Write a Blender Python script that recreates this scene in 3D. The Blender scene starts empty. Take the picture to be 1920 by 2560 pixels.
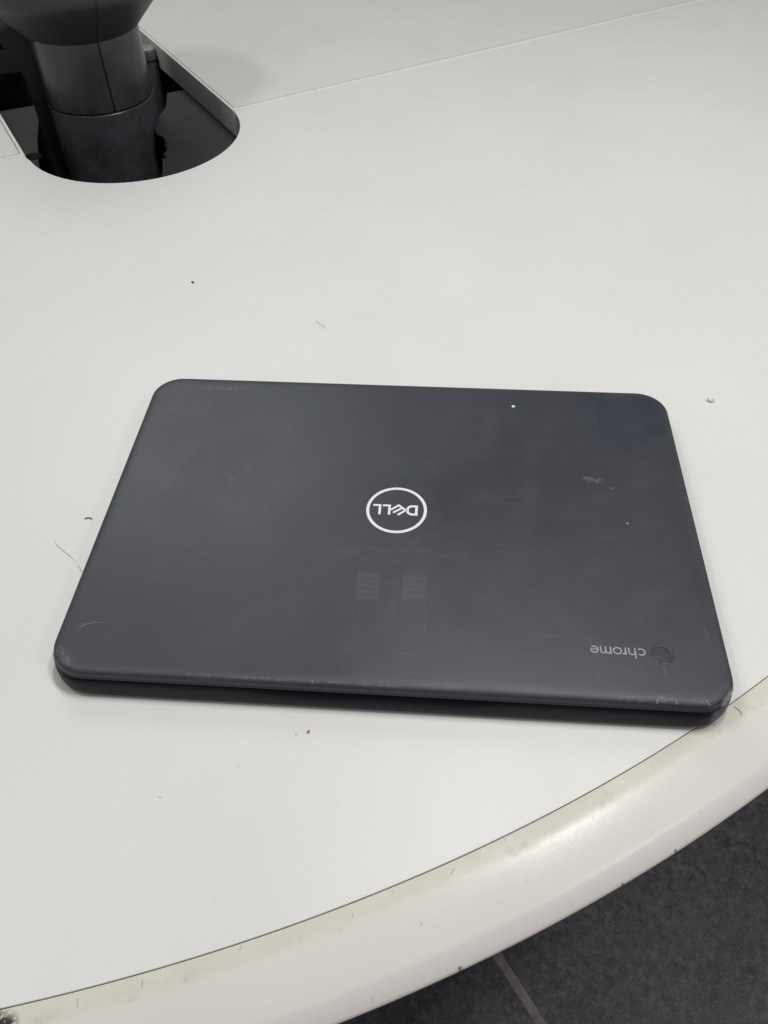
import bpy, bmesh, math, random
from mathutils import Vector, Matrix, noise
from mathutils.geometry import tessellate_polygon

S = 0.001            # everything below is written in millimetres
random.seed(7)
scene = bpy.context.scene
COL = scene.collection

# ------------------------------------------------------------------ camera
cam = bpy.data.cameras.new("camera")
cam.sensor_fit = 'VERTICAL'
cam.sensor_height = 24.0
cam.lens = 2000.0 / 2560.0 * 24.0
cam.clip_start = 0.01
cam.clip_end = 50
cam.dof.use_dof = True
cam.dof.focus_distance = 0.45
cam.dof.aperture_fstop = 34
co = bpy.data.objects.new("camera", cam)
COL.objects.link(co)
M3 = Matrix(((0.9974959, -0.0416814, 0.0571363),
             (0.0690215, 0.7499189, -0.6579192),
             (-0.0154246, 0.6602153, 0.7509180)))
co.matrix_world = Matrix.Translation(Vector((16.96, -273.43, 326.59)) * S) @ M3.to_4x4()
scene.camera = co

# ------------------------------------------------------------------ light (indoor: ceiling lamps plus two added fills)
world = bpy.data.worlds.new("World")
scene.world = world
world.use_nodes = True
wb = world.node_tree.nodes["Background"]
wb.inputs[0].default_value = (0.93, 0.97, 1.0, 1)
wb.inputs[1].default_value = 0.13


def lamp(name, x, y, z, sx, sy, watts, rot=0.0, col=(1, 0.985, 0.96)):
    d = bpy.data.lights.new(name, 'AREA')
    d.shape = 'RECTANGLE'
    d.size, d.size_y = sx * S, sy * S
    d.energy = watts
    d.color = col
    o = bpy.data.objects.new(name, d)
    o.location = Vector((x, y, z)) * S
    o.rotation_euler = (0, 0, rot)
    COL.objects.link(o)


lamp("ceiling_or_fill_lamp", 580, -10, 1500, 80, 200, 8.3, col=(1, 0.98, 0.965))
lamp("ceiling_or_fill_lamp", 140, 180, 1100, 70, 220, 4.7, col=(1, 0.985, 0.975))  # low overhead lamp added so the desk darkens away from the middle
lamp("ceiling_or_fill_lamp", -1135, 230, 2050, 300, 420, 9, col=(0.97, 1, 0.97))
lamp("ceiling_or_fill_lamp", -1500, -560, 2050, 160, 260, 4, col=(0.97, 1, 0.97))
lamp("ceiling_or_fill_lamp", -1000, 2050, 2050, 1400, 1300, 16, col=(0.975, 1, 0.955))
lamp("ceiling_or_fill_lamp", 1350, -800, 1550, 250, 700, 6.5, col=(1, 0.965, 0.95))  # fill added at the near right to brighten the outer trim facet

scene.view_settings.view_transform = 'Standard'
scene.view_settings.look = 'None'
scene.view_settings.exposure = 0
scene.view_settings.gamma = 1
scene.cycles.use_denoising = True
scene.cycles.max_bounces = 8


# ------------------------------------------------------------------ shader helper
class Mat:
    def __init__(self, name):
        self.m = bpy.data.materials.new(name)
        self.m.use_nodes = True
        self.t = self.m.node_tree
        self.b = self.t.nodes["Principled BSDF"]
        self._p = None

    def node(self, typ, **kw):
        n = self.t.nodes.new(typ)
        for k, v in kw.items():
            setattr(n, k, v)
        return n

    def put(self, sock, v):
        if isinstance(v, bpy.types.NodeSocket):
            self.t.links.new(v, sock)
        elif isinstance(v, (tuple, list)):
            if sock.type == 'RGBA' and len(v) == 3:
                v = (*v, 1)
            sock.default_value = v
        else:
            sock.default_value = v

    def math(self, op, a, b=0.0, c=0.0, clamp=False):
        n = self.node('ShaderNodeMath', operation=op, use_clamp=clamp)
        self.put(n.inputs[0], a)
        self.put(n.inputs[1], b)
        self.put(n.inputs[2], c)
        return n.outputs[0]

    def add(self, a, b): return self.math('ADD', a, b)
    def mul(self, a, b): return self.math('MULTIPLY', a, b)
    def sub(self, a, b): return self.math('SUBTRACT', a, b)
    def mx(self, a, b): return self.math('MAXIMUM', a, b)

    def vmath(self, op, a, b=(0, 0, 0), scale=None):
        n = self.node('ShaderNodeVectorMath', operation=op)
        self.put(n.inputs[0], a)
        self.put(n.inputs[1], b)
        if scale is not None:
            self.put(n.inputs['Scale'], scale)
        return n.outputs['Value'] if op in ('LENGTH', 'DOT_PRODUCT', 'DISTANCE') else n.outputs[0]

    def pos(self):                       # object space in millimetres
        if self._p is None:
            tc = self.node('ShaderNodeTexCoord')
            self._p = self.vmath('SCALE', tc.outputs['Object'], scale=1000.0)
        return self._p

    def stretch(self, s, rot=0.0, p=None):
        n = self.node('ShaderNodeMapping')
        self.put(n.inputs['Vector'], p or self.pos())
        n.inputs['Rotation'].default_value = (0, 0, rot)
        n.inputs['Scale'].default_value = s
        return n.outputs[0]

    def noise(self, scale, detail=3, rough=0.5, p=None, out='Fac'):
        n = self.node('ShaderNodeTexNoise')
        self.put(n.inputs['Vector'], p or self.pos())
        n.inputs['Scale'].default_value = scale
        n.inputs['Detail'].default_value = detail
        n.inputs['Roughness'].default_value = rough
        return n.outputs[out]

    def voro(self, scale, p=None, feature='F1', rnd=1.0):
        n = self.node('ShaderNodeTexVoronoi', feature=feature)
        self.put(n.inputs['Vector'], p or self.pos())
        n.inputs['Scale'].default_value = scale
        n.inputs['Randomness'].default_value = rnd
        return n

    def step(self, v, lo, hi, a=0.0, b=1.0):     # smoothstep remap
        n = self.node('ShaderNodeMapRange', interpolation_type='SMOOTHSTEP')
        self.put(n.inputs[0], v)
        n.inputs[1].default_value = lo
        n.inputs[2].default_value = hi
        n.inputs[3].default_value = a
        n.inputs[4].default_value = b
        return n.outputs[0]

    def mix(self, f, a, b):
        n = self.node('ShaderNodeMix', data_type='RGBA')
        self.put(n.inputs[0], f)
        self.put(n.inputs[6], a)
        self.put(n.inputs[7], b)
        return n.outputs[2]

    def attr(self, name):
        n = self.node('ShaderNodeAttribute', attribute_name=name)
        return n.outputs['Fac']

    def seg(self, a, b, w, soft=0.6, flat=True):
        """mask that is 1 within w mm of the segment a-b (a mark with its own shape)"""
        p = self.pos()
        if flat:
            p = self.vmath('MULTIPLY', p, (1, 1, 0))
            a, b = (a[0], a[1], 0), (b[0], b[1], 0)
        ba = Vector(b) - Vector(a)
        pa = self.vmath('SUBTRACT', p, tuple(a))
        L2 = max(ba.length_squared, 1e-6)
        h = self.math('DIVIDE', self.vmath('DOT_PRODUCT', pa, tuple(ba)), L2, clamp=True)
        q = self.vmath('SCALE', tuple(ba), scale=h)
        d = self.vmath('DISTANCE', pa, q)
        return self.step(d, w * (1 - soft), w * (1 + soft), 1.0, 0.0)

    def box(self, cx, cy, hx, hy, soft=0.4):
        s = self.node('ShaderNodeSeparateXYZ')
        self.put(s.inputs[0], self.pos())
        ax = self.math('ABSOLUTE', self.sub(s.outputs[0], cx))
        ay = self.math('ABSOLUTE', self.sub(s.outputs[1], cy))
        return self.mul(self.step(ax, hx - soft, hx + soft, 1, 0), self.step(ay, hy - soft, hy + soft, 1, 0))

    def bump(self, h, strength, dist=0.1):
        n = self.node('ShaderNodeBump')
        n.inputs['Strength'].default_value = strength
        n.inputs['Distance'].default_value = dist * S
        self.put(n.inputs['Height'], h)
        self.put(self.b.inputs['Normal'], n.outputs[0])

    def set(self, color=None, rough=None, spec=None, **kw):
        if color is not None:
            self.put(self.b.inputs['Base Color'], color)
        if rough is not None:
            self.put(self.b.inputs['Roughness'], rough)
        if spec is not None:
            self.put(self.b.inputs['Specular IOR Level'], spec)
        for k, v in kw.items():
            self.put(self.b.inputs[k], v)
        return self.m


# ------------------------------------------------------------------ materials
def m_laminate(name, base, rough=0.45):
    m = Mat(name)
    n1 = m.noise(0.006, 4, 0.55)
    n2 = m.noise(0.9, 2, 0.6)
    c = m.mix(m.step(n1, 0.3, 0.7), tuple(x * 0.965 for x in base), base)
    c = m.mix(m.step(n2, 0.35, 0.75, 0, 0.10), c, tuple(x * 0.85 for x in base))
    # wiped smears
    sm = m.noise(0.02, 5, 0.6, p=m.stretch((1, 0.25, 1), 0.6))
    c = m.mix(m.step(sm, 0.5, 0.75, 0, 0.4), c, tuple(x * 0.925 for x in base))
    # tiny dust points
    v = m.voro(0.035)
    dots = m.step(v.outputs['Distance'], 0.010, 0.020, 1, 0)
    pick = m.math('GREATER_THAN', m.noise(0.05, 1), 0.56)
    c = m.mix(m.mul(m.mul(dots, pick), 0.22), c, (0.22, 0.20, 0.17))
    sc = m.step(m.noise(1.0, 2, 0.5, p=m.stretch((0.012, 1.1, 1), 0.45)), 0.70, 0.74)
    sc = m.mul(m.mx(sc, m.step(m.noise(1.0, 2, 0.5, p=m.stretch((0.014, 1.2, 1), -0.5)), 0.71, 0.75)), m.step(m.noise(0.012, 3), 0.45, 0.65))
    c = m.mix(m.mul(sc, 0.10), c, (0.35, 0.34, 0.32))
    r = m.add(m.add(rough, m.mul(m.sub(n1, 0.5), 0.15)), m.mul(m.sub(sm, 0.5), 0.2))
    m.bump(m.noise(1.6, 3, 0.6), 0.10, 0.05)
    return m.set(c, r, 0.4)


TOP = m_laminate("desk_laminate", (0.70, 0.694, 0.676), 0.42)
TOP2 = m_laminate("rear_laminate", (0.675, 0.672, 0.645), 0.42)


def m_band():
    m = Mat("edge_band_plastic")
    n = m.noise(0.25, 4, 0.65)
    c = m.mix(m.step(n, 0.5, 0.75, 0, 0.6), (0.70, 0.695, 0.665), (0.44, 0.42, 0.36))
    return m.set(c, 0.45, 0.35)


BAND = m_band()


def m_core():
    m = Mat("panel_edge")
    c = m.mix(m.noise(0.12, 4), (0.30, 0.285, 0.25), (0.46, 0.44, 0.40))
    return m.set(c, 0.5, 0.4)


CORE = m_core()

ticks = [((-45.9, -202.7), (-46.2, -204.4), .35), ((-101.1, -223.5), (-100.3, -226.0), .4), ((-79.4, -216.5), (-79.0, -218.3), .45),
         
         ((8.5, -180.0), (9.4, -181.2), .25), ((-5.8, -189.1), (-5.7, -190.3), .35), ((31.0, -172.6), (32.2, -170.6), .5),
         ((52.3, -157.5), (52.4, -158.9), .3), ((114.9, -122.4), (116.3, -124.8), .2), ((94.4, -136.3), (95.1, -137.5), .25),
         ((80.5, -153.7), (81.0, -154.1), .3), ((111.7, -149.5), (111.9, -149.8), .35), ((133.6, -139.7), (133.8, -139.9), .3),
         ((20, -190), (20.4, -191), .3), ((60, -172), (60.6, -173), .25), ((146, -101.5), (144.6, -103.2), .5),
         ((88, -146.5), (88.6, -147.4), .3), ((3.2, -214.0), (3.7, -216.4), .2)]


def m_trim():
    m = Mat("bumper_trim_vinyl")
    d = m.attr("across")                     # mm outward from the seam
    n1 = m.noise(0.02, 4, 0.6)
    base = m.mix(n1, (0.665, 0.640, 0.595), (0.70, 0.68, 0.642))
    base = m.mix(m.step(d, 24, 28.5, 0, 0.7), base, (0.74, 0.685, 0.665))  # outer facet: pinkish floor reflection put into the base colour
    # grime caught along the seam
    wob = m.add(d, m.mul(m.sub(m.noise(0.06, 5, 0.75), 0.5), 4.5))
    g = m.step(wob, 4.6, 9.2, 1, 0)
    g = m.mul(g, m.step(m.noise(0.045, 4, 0.7), 0.25, 0.6, 0.55, 1.0))
    g2 = m.mul(m.mul(m.step(wob, 4.4, 6.2), m.step(wob, 6.8, 8.6, 1, 0)), m.step(m.noise(0.09, 4, 0.7), 0.52, 0.72))
    c = m.mix(m.mul(g, 0.43), base, (0.48, 0.455, 0.335))
    c = m.mix(m.mul(g2, 0.38), c, (0.25, 0.225, 0.16))
    acc = None
    for a, b, w in ticks:
        k = m.seg(a, b, w * 0.55, 0.6)
        acc = k if acc is None else m.mx(acc, k)
    c = m.mix(m.mul(acc, 0.42), c, (0.12, 0.10, 0.08))
    nick = m.mul(m.seg((-130, -231.5), (-123.0, -232.6), 2.8, 0.8), m.step(m.noise(0.5, 4, 0.7), 0.36, 0.5))
    c = m.mix(nick, c, (0.03, 0.02, 0.02))
    acc = None
    for p_, w in (((35.4, -203.2, -11), 1.0), ((99.5, -168.9, -11), 0.6), ((122.4, -154.7, -11), 0.6)):
        k = m.seg(p_, p_, w, 0.5)
        acc = k if acc is None else m.mx(acc, k)
    acc = m.mul(acc, m.step(m.noise(0.8, 3, 0.7), 0.35, 0.55))
    c = m.mix(m.mul(acc, 0.9), c, (0.08, 0.055, 0.05))
    # faint specks
    v = m.voro(0.09)
    dots = m.mul(m.step(v.outputs['Distance'], 0.02, 0.04, 1, 0), m.math('GREATER_THAN', m.noise(0.06, 1), 0.55))
    c = m.mix(m.mul(dots, 0.4), c, (0.25, 0.23, 0.2))
    fine = m.noise(2.0, 2, 0.7)
    m.bump(m.add(m.mul(fine, 0.9), m.noise(0.3, 2)), 0.36, 0.10)
    r = m.add(0.15, m.mul(m.noise(0.05, 4, 0.7), 0.13))
    r = m.add(r, m.mul(g, 0.28))
    return m.set(c, r, 0.25)


TRIM = m_trim()


# marks and lettering on the lid are written in the plane z = 20 seen from the camera; the lid top is at LZ
LCX, LCY, LZ = 16.96, -273.43, 17.0
LK = (326.59 - LZ) / (326.59 - 20.0)


def m_lid():
    m = Mat("laptop_lid_plastic")
    m._p = m.vmath('ADD', m.vmath('SCALE', m.vmath('SUBTRACT', m.pos(), (LCX, LCY, 0)), scale=1 / LK), (LCX, LCY, 0))
    wear = m.attr("wear")
    big = m.noise(0.012, 4, 0.6)
    base = m.mix(m.step(big, 0.3, 0.7), (0.0305, 0.0340, 0.0450), (0.0375, 0.0410, 0.0520))
    # fine hairline scratches in several directions
    hair = None
    for ang, sc, th in ((0.35, 0.35, .69), (1.2, 0.3, .70), (-0.6, 0.33, .70), (2.2, 0.4, .71), (1.62, 0.42, .68)):
        n = m.noise(1.0, 2, 0.5, p=m.stretch((0.035 * sc / 0.35, 2.2 * sc, 1), ang))
        k = m.step(n, th, th + 0.05)
        hair = k if hair is None else m.mx(hair, k)
    hair = m.mul(hair, m.step(m.noise(0.03, 3), 0.45, 0.7))
    c = m.mix(m.mul(hair, 0.16), base, (0.16, 0.165, 0.18))
    # dust points
    v = m.voro(0.11)
    dots = m.mul(m.step(v.outputs['Distance'], 0.018, 0.034, 1, 0), m.math('GREATER_THAN', m.noise(0.11, 1), 0.54))
    c = m.mix(m.mul(dots, 0.40), c, (0.25, 0.25, 0.27))
    # named marks
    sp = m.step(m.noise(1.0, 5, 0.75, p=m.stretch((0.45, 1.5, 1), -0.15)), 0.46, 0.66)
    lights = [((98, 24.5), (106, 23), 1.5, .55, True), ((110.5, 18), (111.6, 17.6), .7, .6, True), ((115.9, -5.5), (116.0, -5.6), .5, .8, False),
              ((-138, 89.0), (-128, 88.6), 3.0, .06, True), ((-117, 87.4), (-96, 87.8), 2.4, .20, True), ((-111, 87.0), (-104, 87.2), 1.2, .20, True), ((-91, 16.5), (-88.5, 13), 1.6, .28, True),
              ((-139.7, -81.4), (-138.8, -80.9), .8, .5, True), ((-138.8, -80.9), (-134, -79.2), .3, .22, False), ((-134, -79.2), (-129.8, -79.3), .25, .14, False),  # dent, its highlight painted as pale strokes
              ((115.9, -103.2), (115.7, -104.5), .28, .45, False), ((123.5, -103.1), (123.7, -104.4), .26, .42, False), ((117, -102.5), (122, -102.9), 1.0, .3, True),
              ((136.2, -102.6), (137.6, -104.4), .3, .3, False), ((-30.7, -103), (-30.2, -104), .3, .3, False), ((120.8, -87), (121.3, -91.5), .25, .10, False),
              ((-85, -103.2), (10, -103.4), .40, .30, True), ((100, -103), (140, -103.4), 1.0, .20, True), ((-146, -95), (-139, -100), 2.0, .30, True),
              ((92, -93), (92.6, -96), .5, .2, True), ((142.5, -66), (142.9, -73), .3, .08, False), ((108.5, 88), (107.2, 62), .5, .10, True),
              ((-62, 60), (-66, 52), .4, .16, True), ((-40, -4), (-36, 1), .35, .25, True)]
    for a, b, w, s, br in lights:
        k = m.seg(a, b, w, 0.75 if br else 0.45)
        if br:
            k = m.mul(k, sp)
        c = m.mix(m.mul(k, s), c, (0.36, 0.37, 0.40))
    for a, b, w, s in (((-107, 28.2), (-92, 27.6), .35, .5), ((-92, 27.6), (-86, 26.6), .3, .35), ((-3.7, -26.2), (-3.4, -26.3), .8, .6),
                       ((-138.8, -82.2), (-133, -80.2), .5, .4), ((30, 67.6), (34, 66.8), .3, .5), ((-137, -92), (-136.6, -92.2), .7, .4)):
        c = m.mix(m.mul(m.seg(a, b, w, 0.6), s), c, (0.012, 0.012, 0.014))
    # faint pale boxes, thin lines and broken rows below the emblem
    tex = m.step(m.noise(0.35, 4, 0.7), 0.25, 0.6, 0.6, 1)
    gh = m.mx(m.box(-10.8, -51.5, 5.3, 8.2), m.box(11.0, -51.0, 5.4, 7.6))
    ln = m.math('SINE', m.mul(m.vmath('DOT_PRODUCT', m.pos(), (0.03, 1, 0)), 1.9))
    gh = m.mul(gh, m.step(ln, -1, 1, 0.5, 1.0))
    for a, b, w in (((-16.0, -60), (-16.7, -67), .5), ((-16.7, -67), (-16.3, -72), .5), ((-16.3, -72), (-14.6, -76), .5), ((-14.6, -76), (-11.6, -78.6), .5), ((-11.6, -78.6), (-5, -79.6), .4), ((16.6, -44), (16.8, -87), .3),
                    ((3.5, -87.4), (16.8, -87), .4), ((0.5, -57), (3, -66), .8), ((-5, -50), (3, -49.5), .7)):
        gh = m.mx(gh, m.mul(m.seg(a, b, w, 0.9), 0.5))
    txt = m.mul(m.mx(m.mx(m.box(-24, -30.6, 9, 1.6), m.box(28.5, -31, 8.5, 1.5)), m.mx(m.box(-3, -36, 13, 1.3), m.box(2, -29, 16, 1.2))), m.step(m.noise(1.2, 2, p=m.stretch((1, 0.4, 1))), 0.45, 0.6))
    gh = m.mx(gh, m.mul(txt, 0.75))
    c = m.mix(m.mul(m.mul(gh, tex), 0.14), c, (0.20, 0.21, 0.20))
    # rubbed rim and the near right corner, damage with a lamp's reflection painted in
    wn = m.mul(wear, m.step(m.noise(0.3, 5, 0.75, p=m.stretch((0.2, 1, 1))), 0.40, 0.7))
    c = m.mix(m.mul(wn, 0.12), c, (0.19, 0.20, 0.21))
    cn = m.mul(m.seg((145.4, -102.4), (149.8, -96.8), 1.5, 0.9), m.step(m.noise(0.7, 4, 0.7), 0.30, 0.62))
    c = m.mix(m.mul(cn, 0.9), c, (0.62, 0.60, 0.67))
    smudge = m.noise(0.05, 6, 0.65)
    rub = m.noise(0.022, 4, 0.6, p=m.stretch((1, 0.45, 1), 0.5))
    c = m.mix(m.step(smudge, 0.52, 0.72, 0, 0.09), c, (0.085, 0.09, 0.10))
    r = m.add(0.38, m.mul(m.sub(big, 0.5), 0.10))
    r = m.add(r, m.add(m.mul(m.sub(smudge, 0.5), 0.13), m.mul(m.sub(rub, 0.5), 0.18)))
    r = m.add(m.sub(r, m.mul(m.mul(gh, tex), 0.05)), m.mul(wear, 0.22))
    m.bump(m.add(m.mul(m.noise(2.6, 2, 0.6), 0.6), m.noise(0.09, 3, 0.6)), 0.12, 0.15)
    return m.set(c, r, 0.5)


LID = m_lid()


def m_base():
    m = Mat("laptop_base_plastic")
    big = m.noise(0.03, 4, 0.6)
    c = m.mix(big, (0.006, 0.0075, 0.011), (0.011, 0.013, 0.018))
    v = m.voro(0.16)
    dots = m.mul(m.step(v.outputs['Distance'], 0.025, 0.045, 1, 0), m.math('GREATER_THAN', m.noise(0.13, 1), 0.55))
    c = m.mix(m.mul(dots, 0.35), c, (0.25, 0.25, 0.27))
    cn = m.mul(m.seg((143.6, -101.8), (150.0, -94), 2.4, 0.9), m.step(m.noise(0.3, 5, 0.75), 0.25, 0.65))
    c = m.mix(m.mul(cn, 0.55), c, (0.42, 0.39, 0.46))  # worn corner, its lavender lamp glow mixed into the colour
    m.bump(m.noise(2.2, 2, 0.6), 0.12, 0.12)
    return m.set(c, m.add(0.45, m.mul(big, 0.12)), 0.22)


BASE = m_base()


def m_simple(name, col, rough, spec=0.5, var=0.15, scale=0.1, bump=0.0, bscale=1.0, **kw):
    m = Mat(name)
    n = m.noise(scale, 4, 0.6)
    c = m.mix(n, tuple(x * (1 - var) for x in col), tuple(min(1, x * (1 + var)) for x in col))
    if bump:
        m.bump(m.noise(bscale, 3), bump, 0.15)
    return m.set(c, m.add(rough, m.mul(m.sub(n, 0.5), 0.1)), spec, **kw)


LOGO = m_simple("white_emblem_ink", (0.73, 0.74, 0.78), 0.4, 0.5, 0.03, 0.5)
WORD = m_simple("grey_wordmark_ink", (0.31, 0.305, 0.33), 0.45, 0.4, 0.08, 0.8)
BADGE = m_simple("clear_badge_resin", (0.037, 0.039, 0.046), 0.30, 0.55, 0.35, 0.35, 0.35, 0.3)
RUBBER = m_simple("black_rubber", (0.015, 0.015, 0.016), 0.7, 0.3)


def m_pole():
    m = Mat("satin_black_plastic")
    n = m.noise(0.035, 5, 0.65)
    c = m.mix(m.step(n, 0.3, 0.7), (0.031, 0.030, 0.034), (0.056, 0.052, 0.063))
    st = m.noise(0.3, 3, 0.6, p=m.stretch((1, 1, 0.12)))
    c = m.mix(m.step(st, 0.58, 0.8, 0, 0.4), c, (0.13, 0.125, 0.135))
    v = m.voro(0.1)
    dots = m.mul(m.step(v.outputs['Distance'], 0.03, 0.06, 1, 0), m.math('GREATER_THAN', m.noise(0.09, 1), 0.58))
    c = m.mix(m.mul(dots, 0.3), c, (0.2, 0.2, 0.2))
    m.bump(m.noise(1.2, 3), 0.1, 0.15)
    return m.set(c, m.add(0.31, m.mul(m.sub(n, 0.5), 0.3)), 0.7)


POLE = m_pole()
HEAD = m_simple("matt_black_moulding", (0.044, 0.042, 0.044), 0.46, 0.45, 0.25, 0.05, 0.1, 0.9)
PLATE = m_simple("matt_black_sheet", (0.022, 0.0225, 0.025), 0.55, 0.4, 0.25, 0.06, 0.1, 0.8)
TRAY = m_simple("dull_black_sheet", (0.011, 0.011, 0.012), 0.9, 0.08)
KNOB = m_simple("dark_grey_plastic", (0.085, 0.083, 0.088), 0.45, 0.5, 0.2, 0.2)
ZINC = m_simple("grey_cap_plastic", (0.20, 0.22, 0.225), 0.5, 0.5, 0.25, 0.2)


def m_tile():
    m = Mat("slate_floor_tile")
    oi = m.node('ShaderNodeObjectInfo')
    tc = m.node('ShaderNodeTexCoord')
    geo = m.node('ShaderNodeNewGeometry')
    m._p = m.vmath('SCALE', geo.outputs['Position'], scale=1000.0)
    a = m.noise(0.011, 6, 0.62)
    b = m.noise(0.11, 6, 0.75)
    d = m.noise(0.35, 3, 0.7)
    c = m.mix(m.step(a, 0.3, 0.7), (0.066, 0.064, 0.070), (0.088, 0.085, 0.092))
    c = m.mix(m.step(b, 0.50, 0.62, 0, 0.9), c, (0.155, 0.150, 0.158))
    c = m.mix(m.step(b, 0.38, 0.49, 0.95, 0), c, (0.030, 0.029, 0.035))
    c = m.mix(m.step(d, 0.55, 0.66, 0, 0.7), c, (0.23, 0.22, 0.23))
    warm = m.noise(0.006, 3)
    c = m.mix(m.step(warm, 0.5, 0.75, 0, 0.5), c, (0.10, 0.085, 0.088))
    v = m.voro(0.045)
    dots = m.mul(m.step(v.outputs['Distance'], 0.035, 0.07, 1, 0), m.math('GREATER_THAN', m.noise(0.05, 1), 0.56))
    c = m.mix(m.mul(dots, 0.6), c, (0.36, 0.36, 0.36))
    c = m.mix(m.step(m.noise(0.028, 4, 0.65), 0.42, 0.66, 0, 0.5), c, (0.105, 0.10, 0.104))
    c = m.mix(0.12, c, (0.12, 0.10, 0.125))
    m.bump(m.add(m.mul(b, 0.8), d), 0.5, 0.8)
    return m.set(c, m.add(0.5, m.mul(m.sub(b, 0.5), 0.3)), 0.4)


TILE = m_tile()
GROUT = m_simple("pinkish_grout", (0.25, 0.222, 0.224), 0.85, 0.2, 0.6, 0.09, 0.4, 0.3)
DARKSPECK = m_simple("dark_crumb", (0.03, 0.027, 0.022), 0.7, 0.3, 0.4, 1.0)
TANSPECK = m_simple("tan_crumb", (0.30, 0.27, 0.20), 0.7, 0.3, 0.5, 1.0)
HAIR = m_simple("dark_hair", (0.14, 0.125, 0.11), 0.5, 0.4)
PALEHAIR = m_simple("pale_fibre", (0.53, 0.52, 0.49), 0.6, 0.3)
mg = Mat("clear_plastic_chip")
CLEAR = mg.set((0.95, 0.96, 0.97), 0.06, 0.5, **{'Transmission Weight': 0.6, 'IOR': 1.45})


# ------------------------------------------------------------------ mesh helpers
def tag(o, label=None, cat=None, group=None, kind=None):
    for k, v in (("label", label), ("category", cat), ("group", group), ("kind", kind)):
        if v:
            o[k] = v
    return o


def empty(name, loc=(0, 0, 0)):
    o = bpy.data.objects.new(name, None)
    o.empty_display_size = 0.02
    o.location = Vector(loc) * S
    COL.objects.link(o)
    return o


def finish(name, bm, mat, parent=None, smooth=True, angle=38, attrs=None):
    """link a bmesh (mm, world coordinates) as one object; parents sit at the origin or are compensated"""
    bmesh.ops.recalc_face_normals(bm, faces=bm.faces)
    if smooth:
        lim = math.radians(angle)
        for f in bm.faces:
            f.smooth = True
        for e in bm.edges:
            e.smooth = len(e.link_faces) == 2 and e.calc_face_angle(0) < lim
    bm.transform(Matrix.Scale(S, 4))
    me = bpy.data.meshes.new(name)
    bm.to_mesh(me)
    bm.free()
    me.materials.append(mat)
    o = bpy.data.objects.new(name, me)
    COL.objects.link(o)
    if parent is not None:
        o.parent = parent
        o.matrix_parent_inverse = Matrix.Translation(-world_loc(parent))
    return o


def world_loc(o):
    v = Vector(o.location)
    return v


def rrect(hx, hy, r, n=14):
    pts = []
    for cx, cy, a0 in ((hx - r, hy - r, 0), (-hx + r, hy - r, 90), (-hx + r, -hy + r, 180), (hx - r, -hy + r, 270)):
        for i in range(n + 1):
            a = math.radians(a0 + 90 * i / n)
            pts.append((cx + r * math.cos(a), cy + r * math.sin(a)))
    # straight runs get extra points so long edges can be shaped
    out = []
    for i, p in enumerate(pts):
        out.append(p)
        q = pts[(i + 1) % len(pts)]
        d = math.hypot(q[0] - p[0], q[1] - p[1])
        if d > 30:
            k = int(d / 5)
            for j in range(1, k):
                out.append((p[0] + (q[0] - p[0]) * j / k, p[1] + (q[1] - p[1]) * j / k))
    return out


def stack(bm, rings, cap_top=True, cap_bottom=True):
    vr = [[bm.verts.new(p) for p in ring] for ring in rings]
    n = len(vr[0])
    for a, b in zip(vr, vr[1:]):
        for i in range(n):
            bm.faces.new((a[i], a[(i + 1) % n], b[(i + 1) % n], b[i]))
    if cap_bottom:
        bm.faces.new(vr[0][::-1])
    if cap_top:
        bm.faces.new(vr[-1])
    return vr


def lathe(bm, prof, cx, cy, n=64, a0=0.0, a1=360.0, caps=True):
    full = abs(a1 - a0 - 360) < 1e-6
    k = n if full else n + 1
    rings = []
    for r, z in prof:
        rings.append([bm.verts.new((cx + r * math.cos(math.radians(a0 + (a1 - a0) * i / n)),
                                    cy + r * math.sin(math.radians(a0 + (a1 - a0) * i / n)), z)) for i in range(k)])
    for a, b in zip(rings, rings[1:]):
        for i in range(n):
            j = (i + 1) % k
            bm.faces.new((a[i], a[j], b[j], b[i]))
    if caps and full:
        bm.faces.new(rings[0][::-1])
        bm.faces.new(rings[-1])
    return rings


def offset_poly(pts, d):
    """inset (d>0) a counter-clockwise polygon by d"""
    n = len(pts)
    out = []
    for i in range(n):
        p0, p1, p2 = Vector(pts[i - 1]), Vector(pts[i]), Vector(pts[(i + 1) % n])
        e1, e2 = (p1 - p0).normalized(), (p2 - p1).normalized()
        n1, n2 = Vector((-e1.y, e1.x)), Vector((-e2.y, e2.x))
        b = n1 + n2
        if b.length < 1e-6:
            b = n1
        b.normalize()
        k = d / max(0.35, b.dot(n1))
        out.append(tuple(p1 + b * k))
    return out


def area2(pts):
    return sum(a[0] * b[1] - b[0] * a[1] for a, b in zip(pts, pts[1:] + pts[:1]))


def slab(bm, pts, z0, z1, bev=0.0):
    """solid of a 2-D outline between z0 and z1 with a small bevel on the top edge"""
    if area2(pts) < 0:
        pts = pts[::-1]
    rings = [(pts, z0)]
    if bev:
        rings += [(pts, z1 - bev), (offset_poly(pts, bev * 0.3), z1 - bev * 0.3), (offset_poly(pts, bev), z1)]
    else:
        rings += [(pts, z1)]
    vr = [[bm.verts.new((x, y, z)) for x, y in r] for r, z in rings]
    n = len(pts)
    for a, b in zip(vr, vr[1:]):
        for i in range(n):
            bm.faces.new((a[i], a[(i + 1) % n], b[(i + 1) % n], b[i]))
    for ring, flip in ((vr[-1], False), (vr[0], True)):
        tris = tessellate_polygon([[v.co for v in ring]])
        for t in tris:
            vs = [ring[i] for i in t]
            try:
                bm.faces.new(vs[::-1] if flip else vs)
            except ValueError:
                pass


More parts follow.
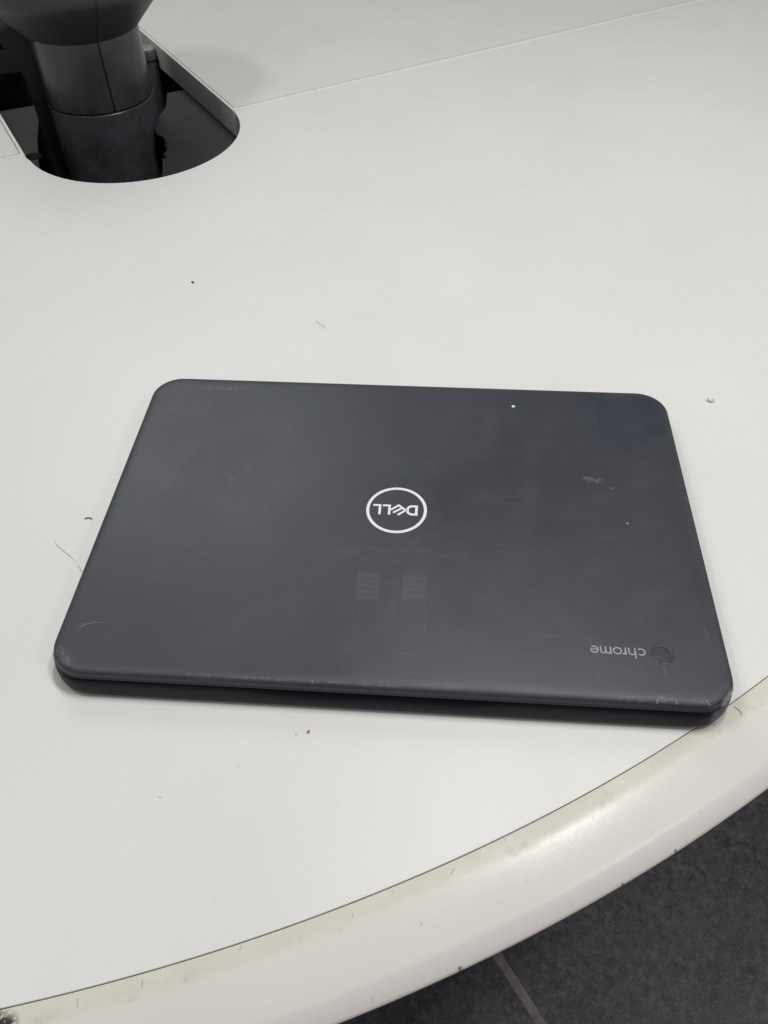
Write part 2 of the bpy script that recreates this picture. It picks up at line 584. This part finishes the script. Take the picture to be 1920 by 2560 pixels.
def strip(bm, pts, w, z0, z1, closed=False):
    """a raised stroke of width w along a 2-D path"""
    n = len(pts)
    L, R_ = [], []
    for i in range(n):
        p = Vector(pts[i])
        a = Vector(pts[i - 1]) if (i or closed) else p
        b = Vector(pts[(i + 1) % n]) if (i < n - 1 or closed) else p
        e1 = (p - a).normalized() if (p - a).length else (b - p).normalized()
        e2 = (b - p).normalized() if (b - p).length else e1
        n1, n2 = Vector((-e1.y, e1.x)), Vector((-e2.y, e2.x))
        m = (n1 + n2).normalized()
        k = w / 2 / max(0.45, m.dot(n1))
        L.append(p + m * k)
        R_.append(p - m * k)
    vs = [[bm.verts.new((*l, z0)), bm.verts.new((*l, z1)), bm.verts.new((*r, z1)), bm.verts.new((*r, z0))] for l, r in zip(L, R_)]
    m_ = n if closed else n - 1
    for i in range(m_):
        a, b = vs[i], vs[(i + 1) % n]
        for j in range(4):
            bm.faces.new((a[j], a[(j + 1) % 4], b[(j + 1) % 4], b[j]))
    if not closed:
        bm.faces.new(vs[0])
        bm.faces.new(vs[-1][::-1])


def tube(bm, pts, rad, n=6):
    rings = []
    for i, p in enumerate(pts):
        p = Vector(p)
        a = Vector(pts[max(0, i - 1)])
        b = Vector(pts[min(len(pts) - 1, i + 1)])
        t = (b - a).normalized()
        s = t.cross(Vector((0, 0, 1))).normalized()
        u = s.cross(t)
        r = rad * (0.45 if i in (0, len(pts) - 1) else 1)
        rings.append([bm.verts.new(p + (s * math.cos(2 * math.pi * k / n) + u * math.sin(2 * math.pi * k / n)) * r) for k in range(n)])
    for a, b in zip(rings, rings[1:]):
        for k in range(n):
            bm.faces.new((a[k], a[(k + 1) % n], b[(k + 1) % n], b[k]))
    bm.faces.new(rings[0][::-1])
    bm.faces.new(rings[-1])


def arc(cx, cy, r, a0, a1, n=12, ry=None):
    ry = ry or r
    return [(cx + r * math.cos(math.radians(a0 + (a1 - a0) * i / n)), cy + ry * math.sin(math.radians(a0 + (a1 - a0) * i / n))) for i in range(n + 1)]


# ------------------------------------------------------------------ floor
FZ = -730.0
bm = bmesh.new()
slab(bm, [(-2600, -2400), (2600, -2400), (2600, 3000), (-2600, 3000)], FZ - 40, FZ - 0.9)
floor = tag(finish("floor", bm, GROUT, smooth=False), kind='structure')
gd = Vector((0.588, -0.809)).normalized()          # the joint the photo shows runs this way
gp = Vector((0.809, 0.588)).normalized()
gorig = Vector((116.7, -32.8))
T, J = 600.0, 11.0
bm = bmesh.new()
hw = (T - J) / 2
slab(bm, [(-hw, -hw), (hw, -hw), (hw, hw), (-hw, hw)], -8, 0, 0.8)
tile0 = finish("floor_tile", bm, TILE, parent=floor)
first = True
ang = math.atan2(gp.y, gp.x)
for i in range(-3, 4):
    for j in range(-3, 3):
        c = gorig + gp * (T * (i + 0.5)) + gd * (T * (j + 0.42))
        if abs(c.x) > 2100 or c.y < -1900 or c.y > 2500:
            continue
        o = tile0 if first else tile0.copy()
        if not first:
            COL.objects.link(o)
            o.parent = floor
        first = False
        o.matrix_parent_inverse = Matrix.Identity(4)
        o.location = Vector((c.x, c.y, FZ + random.uniform(-0.2, 0.2))) * S
        o.rotation_euler = (0, 0, ang)

# ------------------------------------------------------------------ desk
desk = tag(empty("desk", (-353, 597, FZ)), "off-white laminate desk with a curved cream bumper edge under the dark laptop", "desk")
CX, CY, RA = -353.0, 597.0, 855.6
HX, HY, HR = -275.6, 474.5, 99.0
A_R = Vector((-192.8, 529.1))
A_L = Vector((-364.7, 427.4))
dR = Vector((0.836, 0.549)).normalized()
dL = Vector((-0.872, -0.490)).normalized()


def hit(p, d):
    q = p - Vector((CX, CY))
    b = q.dot(d)
    return -b + math.sqrt(b * b - q.length_squared + RA * RA)


ER = A_R + dR * hit(A_R, dR)
EL = A_L + dL * hit(A_L, dL)
aR = math.degrees(math.atan2(ER.y - CY, ER.x - CX))
aL = math.degrees(math.atan2(EL.y - CY, EL.x - CX))
if aL > 0:
    aL -= 360
th = (-25.0, -172.0)
hole_lower = []
a_s = math.degrees(math.atan2(A_R.y - HY, A_R.x - HX))
a_e = math.degrees(math.atan2(A_L.y - HY, A_L.x - HX))
hole_lower = arc(HX, HY, HR, a_s, a_e, 56)          # right end of the cut-out, round the front, to the left end
G = 4.2                                              # half the width of the joint
nR = Vector((dR.y, -dR.x))
nL = Vector((-dL.y, dL.x))
front = [tuple(ER + nR * G), ] + [tuple(A_R + nR * G + dR * 1.0)]
hl = [p for p in hole_lower if (Vector(p) - A_R).dot(nR) > G + 0.3 and (Vector(p) - A_L).dot(nL) > G + 0.3]
front += hl + [tuple(A_L + nL * G + dL * 1.0), tuple(EL + nL * G)]
front += [p for p in arc(CX, CY, RA, aL + 0.3, aR - 0.3, 220)]
bm = bmesh.new()
slab(bm, front, -25, 0, 0.3)
finish("front_panel", bm, TOP, desk, angle=12)

uR = Vector((-0.574, 0.819)).normalized()
uL = Vector((-0.553, 0.834)).normalized()
wR, wL = A_R + uR * 1500, A_L + uL * 1500
bR, bL = ER + Vector((-500, 1250)), EL + Vector((-120, 1500))
B = 3.0                                              # thickness of the edge band
# the rear panel is notched by the cut-out: right half and left half meet behind the column
endR, endL = A_R + uR * 420, A_L + uL * 420
mid = (endR + endL) / 2
rad = (endR - endL).length / 2
v0 = (endR - mid).normalized()
turn = [mid + Matrix.Rotation(math.radians(a), 2) @ (v0 * rad) for a in range(6, 180, 6)]
notch = [A_R, endR] + turn + [endL, A_L]


def cross_pt(p, d, q, e):
    den = d.x * e.y - d.y * e.x
    if abs(den) < 1e-5:
        return q.copy()
    t = ((q.x - p.x) * e.y - (q.y - p.y) * e.x) / den
    return p + d * t


def shift_path(path, dists):
    """move every run of an open path sideways by its own distance, keeping the corners mitred"""
    segs = []
    for a, b, ds in zip(path, path[1:], dists):
        e = (b - a).normalized()
        segs.append((a + Vector((e.y, -e.x)) * ds, e))
    out = [segs[0][0]]
    for (p, d), (q, e) in zip(segs, segs[1:]):
        out.append(cross_pt(p, d, q, e))
    out.append(segs[-1][0] + segs[-1][1] * (path[-1] - path[-2]).length)
    return out


path = [ER] + notch + [EL]
isj = [True] + [False] * (len(path) - 3) + [True]
rear = [tuple(p) for p in shift_path(path, [G if j else B + 0.7 for j in isj])]
rear += [tuple(EL + Vector((60, 1700))), tuple(ER + Vector((-60, 1300)))]
bm = bmesh.new()
slab(bm, rear, -25, -0.1, 0.25)
finish("rear_panel", bm, TOP2, desk, angle=12)
# lipping that follows joint, cut-out, joint
bm = bmesh.new()
cols = []
for fr_, z in ((0.0, -26.0), (0.0, -0.8), (0.06, -0.25), (0.2, 0.10), (0.8, 0.10), (0.94, -0.15), (1.0, -0.7), (1.0, -26.0)):
    pts = shift_path(path, [(-3.3 + 6.6 * fr_) if j else B * fr_ for j in isj])
    cols.append([bm.verts.new((p.x, p.y, z)) for p in pts])
for a, b in zip(cols, cols[1:]):
    for i in range(len(a) - 1):
        bm.faces.new((a[i], a[i + 1], b[i + 1], b[i]))
finish("edge_band", bm, BAND, desk, angle=50)

# wall of the front cut-out is the bare core of the panel
bm = bmesh.new()
core = [(x, y) for x, y in hl]
rows = []
for x, y in core:
    d = (Vector((HX, HY)) - Vector((x, y))).normalized()
    rows.append([bm.verts.new((x + d.x * 0.25, y + d.y * 0.25, -0.9)), bm.verts.new((x + d.x * 0.25, y + d.y * 0.25, -25.5))])
for a, b in zip(rows, rows[1:]):
    bm.faces.new((a[0], a[1], b[1], b[0]))
finish("cutout_lining", bm, CORE, desk)

# bumper trim round the curved edge
prof = [(0.0, -34), (0.0, -0.9), (0.12, -0.5), (0.5, -0.36), (3.0, -0.32), (5.0, -0.36), (6.5, -0.5), (8.4, -0.78), (11.0, -1.25), (15.0, -2.1), (20.0, -3.3), (25.0, -4.75),
        (26.3, -5.2), (27.6, -5.9), (30, -7.5), (33.0, -9.8), (33.8, -10.7), (34.0, -11.5), (33.6, -12.3), (31.5, -24), (29, -33), (15, -34)]
bm = bmesh.new()
la = bm.verts.layers.float.new("across")
rows = []
NA = 420
for i in range(NA + 1):
    a = math.radians(aL + (aR - aL) * i / NA)
    ca, sa = math.cos(a), math.sin(a)
    row = []
    for d, z in prof:
        rr = RA + 0.22 + d
        v = bm.verts.new((CX + rr * ca, CY + rr * sa, z))
        v[la] = d
        row.append(v)
    rows.append(row)
for a, b in zip(rows, rows[1:]):
    for i in range(len(prof) - 1):
        bm.faces.new((a[i], a[i + 1], b[i + 1], b[i]))
    bm.faces.new((a[-1], a[0], b[0], b[-1]))
finish("bumper_trim", bm, TRIM, desk, angle=42)
# two legs, out of sight below the top
for x, y in ((-900, 640), (150, 640)):
    bm = bmesh.new()
    lathe(bm, [(120, FZ + 0.5), (120, FZ + 12), (36, FZ + 20), (36, -34), (90, -30), (90, -25.3)], x, y, 32)
    finish("leg", bm, POLE, desk)

# ------------------------------------------------------------------ cover plates, and a black tray added to keep the cut-out dark
PX, PY = -335.0, 561.0
tray = tag(empty("darkening_tray", (-330, 620, -130)), "black cover plates around the round black column, over a tray added to darken the cut-out", "cable tray")
ax = Vector((-0.5635, 0.826)).normalized()
sx = Vector((ax.y, -ax.x))
hc = Vector((HX, HY))


def fr(u, v):
    p = hc + sx * u + ax * v
    return (p.x, p.y)


bm = bmesh.new()
slab(bm, [fr(-160, -130), fr(160, -130), fr(160, 560), fr(-160, 560)], -134, -130)
finish("tray_floor", bm, TRAY, tray, smooth=False)
for q in ([(-164, -134), (-160, -134), (-160, 564), (-164, 564)], [(160, -134), (164, -134), (164, 564), (160, 564)],
          [(-160, -134), (160, -134), (160, -130), (-160, -130)], [(-160, 560), (160, 560), (160, 564), (-160, 564)]):
    bm = bmesh.new()
    slab(bm, [fr(*k) for k in q], -130, -28.5)
    finish("tray_wall", bm, TRAY, tray, smooth=False)
# cover plate with a ragged round opening for the column
pl = [fr(-150, -120), fr(150, -120), fr(150, 84.0)]
bk_r = Vector((-291, 636.0))
# right half, its inner edge torn beside the column; left half stands clear of the column
torn = [(-284.5, 568), (-284, 556), (-279, 541), (-275.5, 533), (-269, 529), (-263.5, 521), (-259.5, 513.5), (-261.5, 508), (-257.5, 503), (-256.5, 495), (-258, 489),
        (-254.5, 486), (-252.8, 481), (-256.5, 480.5), (-249.5, 454), (-243, 420)]
right_poly = [(-240, 360), fr(150, -120), (-180, 694), (-291, 636), (-283, 600)] + torn
left_poly = [(-445, 590), (-480, 572), fr(-150, -120), (-310, 360), (-352, 420), (-373, 462), (-393, 513), (-417, 585), (-424, 600)]
for q in (right_poly, left_poly):
    bm = bmesh.new()
    slab(bm, q, -28.2, -26.6, 0.3)
    finish("cover_plate", bm, PLATE, tray, angle=12)
bm = bmesh.new()
lathe(bm, [(8, -26.9), (8, -26.3), (6.5, -25.6), (5, -25.6), (4.4, -26.2)], -385.3, 478.8, 24)
finish("screw", bm, TRAY, tray)

# adapter box at the left of the column
bx = empty("power_box", (-500, 680, -130))
tag(bx, "black box with a raised lid left of the column inside the desk cut-out", "box")
c0 = Vector((-458, 652))
e1 = Vector((-0.95, -0.31)).normalized()
e2 = Vector((-0.31, 0.95)).normalized()


def brect(p, a, b):
    p = Vector(p)
    return [tuple(p), tuple(p + e1 * a), tuple(p + e1 * a + e2 * b), tuple(p + e2 * b)]


bm = bmesh.new()
slab(bm, brect(c0 + e1 * 3 + e2 * 3, 84, 70), -129.8, -24)
finish("box_body", bm, PLATE, bx)
bm = bmesh.new()
slab(bm, brect(c0, 90, 76), -23.7, -12, 1.5)
finish("box_lid", bm, TRAY, bx)

# clamp knob behind the column on the right
kb = empty("clamp_knob", (-334, 708, -130))
tag(kb, "black clamp knob with a grey cap under the desk edge behind the column", "knob")
bm = bmesh.new()
lathe(bm, [(9.0, -129.8), (9.0, -18.5), (8.0, -17.6)], -329, 709, 32)
finish("knob_stem", bm, KNOB, kb)
bm = bmesh.new()
lathe(bm, [(9.4, -17.5), (10.9, -16.6), (11.1, -8), (10.4, -7.0)], -329, 709, 6 * 6)
finish("knob_collar", bm, KNOB, kb)
bm = bmesh.new()
lathe(bm, [(9.6, -6.9), (9.6, -6.2), (9.0, -5.8), (2.2, -5.8), (2.0, -6.4)], -329, 709, 32)
finish("knob_cap", bm, ZINC, kb)

# ------------------------------------------------------------------ column with flared head
colm = tag(empty("support_column", (PX, PY, FZ)), "round black plastic column rising through the cut-out to a wide flared head", "column")
bm = bmesh.new()
lathe(bm, [(52.6, FZ + 4.6), (52.6, -1.6), (52.3, -0.7), (51.6, -0.2), (50.6, -0.2)], PX, PY, 96)
finish("sleeve", bm, POLE, colm)


def grooved(bm, prof, seam_angles, w, depth, n=180, groove_from=None):
    angs = []
    for i in range(n):
        angs.append((360.0 * i / n, 0.0))
    for s in seam_angles:
        s %= 360
        angs = [x for x in angs if abs((x[0] - s + 180) % 360 - 180) > w * 1.2]
        angs += [((s - w) % 360, 0.0), ((s - w * .55) % 360, depth), ((s + w * .55) % 360, depth), ((s + w) % 360, 0.0)]
    angs.sort()
    rings = []
    for r, z in prof:
        rings.append([bm.verts.new((PX + (r - g) * math.cos(math.radians(a)), PY + (r - g) * math.sin(math.radians(a)), z)) for a, g in angs])
    k = len(angs)
    for a, b in zip(rings, rings[1:]):
        for i in range(k):
            bm.faces.new((a[i], a[(i + 1) % k], b[(i + 1) % k], b[i]))
    bm.faces.new(rings[0][::-1])
    bm.faces.new(rings[-1])


bm = bmesh.new()
grooved(bm, [(50.0, 0.9), (51.6, 1.1), (52.0, 1.6), (52.0, 70)], (-57,), 1.2, 2.6)
finish("upper_tube", bm, POLE, colm, angle=30)
bm = bmesh.new()
hp = [(50, 62.0), (53.0, 63.0), (54.5, 64.2), (57.5, 67.2), (63, 73), (70, 80.0), (78, 88.2), (84, 94), (87.5, 98), (89.5, 102), (90.5, 108), (91, 118), (91, 150), (90, 162), (86, 171), (78, 177), (60, 181), (20, 183)]
grooved(bm, hp, (-57, -122), 0.35, 0.8)
finish("flared_head", bm, HEAD, colm, angle=30)
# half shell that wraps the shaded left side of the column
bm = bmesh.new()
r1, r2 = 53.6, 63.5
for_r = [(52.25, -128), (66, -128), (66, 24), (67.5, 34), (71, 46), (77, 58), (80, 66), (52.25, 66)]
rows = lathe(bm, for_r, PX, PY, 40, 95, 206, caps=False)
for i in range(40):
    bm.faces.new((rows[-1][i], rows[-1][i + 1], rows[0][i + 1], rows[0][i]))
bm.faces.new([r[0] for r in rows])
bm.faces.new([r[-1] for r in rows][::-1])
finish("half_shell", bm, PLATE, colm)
bm = bmesh.new()
lathe(bm, [(150, FZ + 0.4), (150, FZ + 3), (140, FZ + 4.5)], PX, PY, 48)
finish("foot_plate", bm, POLE, colm)

# ------------------------------------------------------------------ laptop
lap = tag(empty("laptop", (0, 0, 0)), "closed dark grey laptop with white ring emblem and scuffed lid, lying on the desk", "laptop")
W2, D2, OFY = 151.9, 102.4, -1.6


def ring(ins, z, r0=17.0, extra=None):
    pts = rrect(W2, D2, r0)
    base = rrect(W2, D2, r0)
    # offset the outline inwards keeping the number of points
    cc = []
    n = len(base)
    for i in range(n):
        x, y = base[i]
        # nearest point on the skeleton rectangle
        kx = max(-(W2 - r0), min(W2 - r0, x))
        ky = max(-(D2 - r0), min(D2 - r0, y))
        vx, vy = x - kx, y - ky
        L = math.hypot(vx, vy)
        if L < 1e-6:
            cc.append((x, y))
            continue
        if ins <= r0 - 1:
            f = (r0 - ins) / r0
            cc.append((kx + vx * f, ky + vy * f))
        else:
            f = 1.0 / r0
            s = (ins - (r0 - 1))
            cc.append((kx * (1 - s / (W2 - r0)) + vx * f, ky * (1 - s / (D2 - r0)) + vy * f))
    return [(x, y + OFY, z) for x, y in cc]


def sm(a, b, x):
    t = max(0, min(1, (x - a) / (b - a)))
    return t * t * (3 - 2 * t)


# finger scoop in the front of the base
def scoop(x):
    return sm(-62, -46, x) * (1 - sm(38, 54, x))


bm = bmesh.new()
rings = []
for ins, z, top in ((9, 0.3, 0), (3.0, 0.35, 0), (1.6, 0.6, 0), (0.6, 1.2, 0), (-0.3, 2.4, 0), (-1.1, 4.6, 0), (-1.5, 7.0, .1), (-1.2, 9.2, .5), (-0.5, 10.8, .85), (0.3, 11.6, 1.0), (1.4, 11.95, 1.0), (4.0, 12.0, .3)):
    rg = []
    for x, y, zz in ring(ins, z, 17.5):
        if y < OFY and z < 10:                          # the front wall of the base is fuller towards the foot
            y -= 1.75 * sm(-70, -100, y) * (1 - sm(1.8, 7, z))
        if y < OFY - D2 + 8 and top:
            s = scoop(x) * top
            y += 1.1 * s
            zz -= 1.7 * s
        # softer, tucked-in lower corners
        cxx = max(0, (abs(x) - (W2 - 30)) / 30) * max(0, (abs(y - OFY) - (D2 - 30)) / 30)
        if z < 7:
            zz += cxx * (7 - z) * 0.30
        rg.append((x, y, zz))
    rings.append(rg)
stack(bm, rings)
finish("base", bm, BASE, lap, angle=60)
for x, y in ((-128, -84), (128, -84), (-128, 84), (128, 84)):
    bm = bmesh.new()
    lathe(bm, [(6, 0.02), (7, 0.15), (7, 0.4)], x, y, 20)
    finish("rubber_foot", bm, RUBBER, lap)

bm = bmesh.new()
lw = bm.verts.layers.float.new("wear")
prof = [(2.6, 12.6, 0), (0.4, 12.5, 0), (-0.2, 12.62, .4), (-0.35, 12.9, .5), (-0.2, 13.2, .3), (0.15, 13.45, .1), (0.28, 14.0, .1), (0.38, 14.6, .1), (0.6, 15.4, .2), (1.0, 16.1, .6), (1.7, 16.6, 1.0), (2.7, 16.86, .6), (4.0, 16.96, .2), (6.0, 17.0, 0), (9, 17.0, 0), (14, 17.0, 0)]
vr = stack(bm, [ring(i, z) for i, z, w in prof])
for row, (i, z, w) in zip(vr, prof):
    for v in row:
        v[lw] = w
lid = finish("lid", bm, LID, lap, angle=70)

Z = LZ + 0.01
LM = Matrix.Translation(Vector((LCX, LCY, 0)) * S) @ Matrix.Diagonal((LK, LK, 1, 1)) @ Matrix.Translation(Vector((-LCX, -LCY, 0)) * S)
bm = bmesh.new()
strip(bm, arc(-0.05, -3.0, 14.75, 0, 360 - 3.75, 95), 1.55, Z, Z + 0.07, closed=True)
finish("emblem_ring", bm, LOGO, lid).data.transform(LM)


def letter(name, strokes, mat, z=Z):
    b = bmesh.new()
    for i, (pts, w, cl) in enumerate(strokes):
        strip(b, pts, w, z, z + 0.06 + 0.004 * i, cl)
    finish(name, b, mat, lid, smooth=False).data.transform(LM)


letter("emblem_letter", [([(-8.65, -6.5), (-8.65, -0.27), (-12.2, -0.27)], 1.25, False)], LOGO)
letter("emblem_letter", [([(-3.72, -6.4), (-3.72, -0.27), (-7.25, -0.27)], 1.25, False)], LOGO)
letter("emblem_letter", [([(-2.95, -3.1), (0.85, 0.15), (4.65, -3.0), (0.75, -6.35)], 1.15, False), ([(2.95, -1.5), (-1.75, -5.0)], 1.1, False)], LOGO)
dpts = [(10.1, -0.2), (10.1, -5.75)] + arc(7.9, -2.97, 2.42, 270, 90, 18, 2.78)
letter("emblem_letter", [(dpts, 1.35, True)], LOGO)

# wordmark, read from the far side of the laptop
OX, OY = 114.2, -78.55


def T(pts):
    return [(OX - x, OY - y + 0.012 * x) for x, y in pts]


xh, sw = 3.75, 0.62
hx = xh / 2


def rnd(cx, r, a0, a1, n=20):
    return T(arc(cx, hx, r, a0, a1, n, hx - sw / 2))


letter("word_letter", [(rnd(2.0, 1.62, 48, 312), sw, False)], WORD)
letter("word_letter", [(T([(4.55, 0), (4.55, 5.4)]), sw, False), (T([(4.6, 2.0)] + arc(6.0, 2.15, 1.3, 165, 0, 12, 1.3) + [(7.3, 0)]), sw, False)], WORD)
letter("word_letter", [(T([(8.75, 0), (8.75, xh)]), sw, False), (T([(8.8, 1.9)] + arc(10.1, 2.05, 1.25, 165, 88, 8, 1.4)), sw, False)], WORD)
letter("word_letter", [(T(arc(12.25, hx, 1.7, 0, 345, 23, hx - sw / 2)), sw, True)], WORD)
letter("word_letter", [(T([(15.15, 0), (15.15, xh)]), sw, False), (T([(15.2, 2.1)] + arc(16.3, 2.3, 1.05, 165, 0, 10, 1.15) + [(17.35, 0)]), sw, False),
                       (T([(17.4, 2.1)] + arc(18.45, 2.3, 1.05, 165, 0, 10, 1.15) + [(19.5, 0)]), sw, False)], WORD)
letter("word_letter", [(T([(20.75, hx - 0.1), (23.9, hx - 0.1)]), sw * 0.85, False), (T([(23.87, hx - 0.1)] + arc(22.3, hx, 1.6, 8, 318, 20, hx - sw / 2)), sw, False)], WORD)

bm = bmesh.new()
lathe(bm, [(5.15, Z), (5.05, Z + .15), (4.8, Z + .25), (4.5, Z + .2), (4.2, Z + .16), (3.4, Z + .2), (2.2, Z + .24), (0.6, Z + .25)], 121.3, -80.7, 48)
finish("round_badge", bm, BADGE, lid, angle=60).data.transform(LM)
bm = bmesh.new()
lathe(bm, [(0.95, Z), (0.92, Z + .06), (0.7, Z + .09)], 62.3, 80.0, 16)
finish("indicator_dot", bm, LOGO, lid).data.transform(LM)


# ------------------------------------------------------------------ crumbs, hairs and dust on the desk
def crumb(name, x, y, r, label, mat, cat, seed=0, z=0.0, squash=0.6, long=1.0, rot=0.0, group=None):
    b = bmesh.new()
    bmesh.ops.create_icosphere(b, subdivisions=2, radius=r)
    for v in b.verts:
        v.co *= 1 + 0.45 * noise.noise(v.co * (1.3 / r) + Vector((seed * 7.1, seed, 0)))
        v.co.x *= long
        v.co.z *= squash
    zmin = min(v.co.z for v in b.verts)
    b.transform(Matrix.Translation((x, y, z - zmin)) @ Matrix.Rotation(rot, 4, 'Z'))
    return tag(finish(name, b, mat, smooth=True, angle=60), label, cat, group)


crumb("crumb", -162.98, 227.7, 0.8, "black crumb alone on the desk between the cut-out and the laptop", DARKSPECK, "crumb", 1, long=1.5, rot=-0.7)
crumb("crumb", -32.1, -117.3, 0.6, "tan crumb on the desk just in front of the laptop", TANSPECK, "crumb", 2, long=1.5, rot=1.2)
crumb("plastic_chip", 185.5, 114.1, 1.7, "clear plastic chip on the desk beyond the far right laptop corner", CLEAR, "chip", 3, long=1.3)


def strand(name, pts, rad, label, mat, z=0.0, group=None, lift=0.25):
    b = bmesh.new()
    n = len(pts)
    # smooth resample
    res = []
    for i in range(n - 1):
        p0, p1, p2, p3 = (Vector(pts[max(i - 1, 0)]), Vector(pts[i]), Vector(pts[i + 1]), Vector(pts[min(i + 2, n - 1)]))
        for k in range(5):
            t = k / 5
            res.append(0.5 * ((2 * p1) + (p2 - p0) * t + (2 * p0 - 5 * p1 + 4 * p2 - p3) * t * t + (3 * p1 - p0 - 3 * p2 + p3) * t ** 3))
    res.append(Vector(pts[-1]))
    m = len(res)
    tube(b, [(p.x, p.y, z + rad + lift * math.sin(math.pi * i / (m - 1))) for i, p in enumerate(res)], rad)
    return tag(finish(name, b, mat, smooth=True, angle=80), label, "hair", group)


strand("hair", [(-181.2, -17.3), (-178.5, -20.7), (-170.5, -26.4), (-166.6, -29.7)], 0.14, "longer bent pale hair on the desk left of the laptop", PALEHAIR)
strand("hair", [(-163.3, -33.0), (-161.3, -35.2), (-159.6, -37.0)], 0.16, "short straight hair by the laptop's left edge, end to end with a longer one", PALEHAIR)
strand("hair", [(-170.0, -1.6), (-168.6, -0.9), (-167.0, -0.9), (-165.8, -1.5)], 0.32, "tiny dark arched bristle on the desk left of the laptop", HAIR)
strand("hair", [(-67.2, 185.8), (-64.0, 181.6), (-61, 179.3), (-59.0, 176.4)], 0.14, "pale curved hair on the desk beyond the laptop's far edge", PALEHAIR)
strand("hair", [(155.3, -93.2), (157.1, -94.8), (158.4, -97.2)], 0.18, "dark hair on the bumper edge at the near right laptop corner", HAIR, z=-0.65)

b = bmesh.new()
for i, (x, y) in enumerate([(-74.9, 271.2), (-112.1, 188.3), (-137.3, 136.9), (-52, 126.8), (-35.2, 171.7), (7.6, 242.7), (-37.4, -118.7), (30, 128), (-355, 352), (100, 560),
                            (-250, 260), (60, 330), (170, 200), (210, 330), (-90, -150), (-60, -135), (70, -135), (-180, 60), (150, 180), (176, 108), (-140, 330), (190, 20)]):
    r = random.uniform(0.16, 0.32)
    t = Matrix.Translation((x, y, r * 0.5)) @ Matrix.Rotation(random.uniform(0, 3), 4, 'Z') @ Matrix.Diagonal((1.4, 1, 0.6, 1))
    bmesh.ops.create_icosphere(b, subdivisions=1, radius=r, matrix=t)
tag(finish("dust", b, TANSPECK, smooth=True), "scattered specks of dust on the off-white desk top", "dust", kind="stuff")
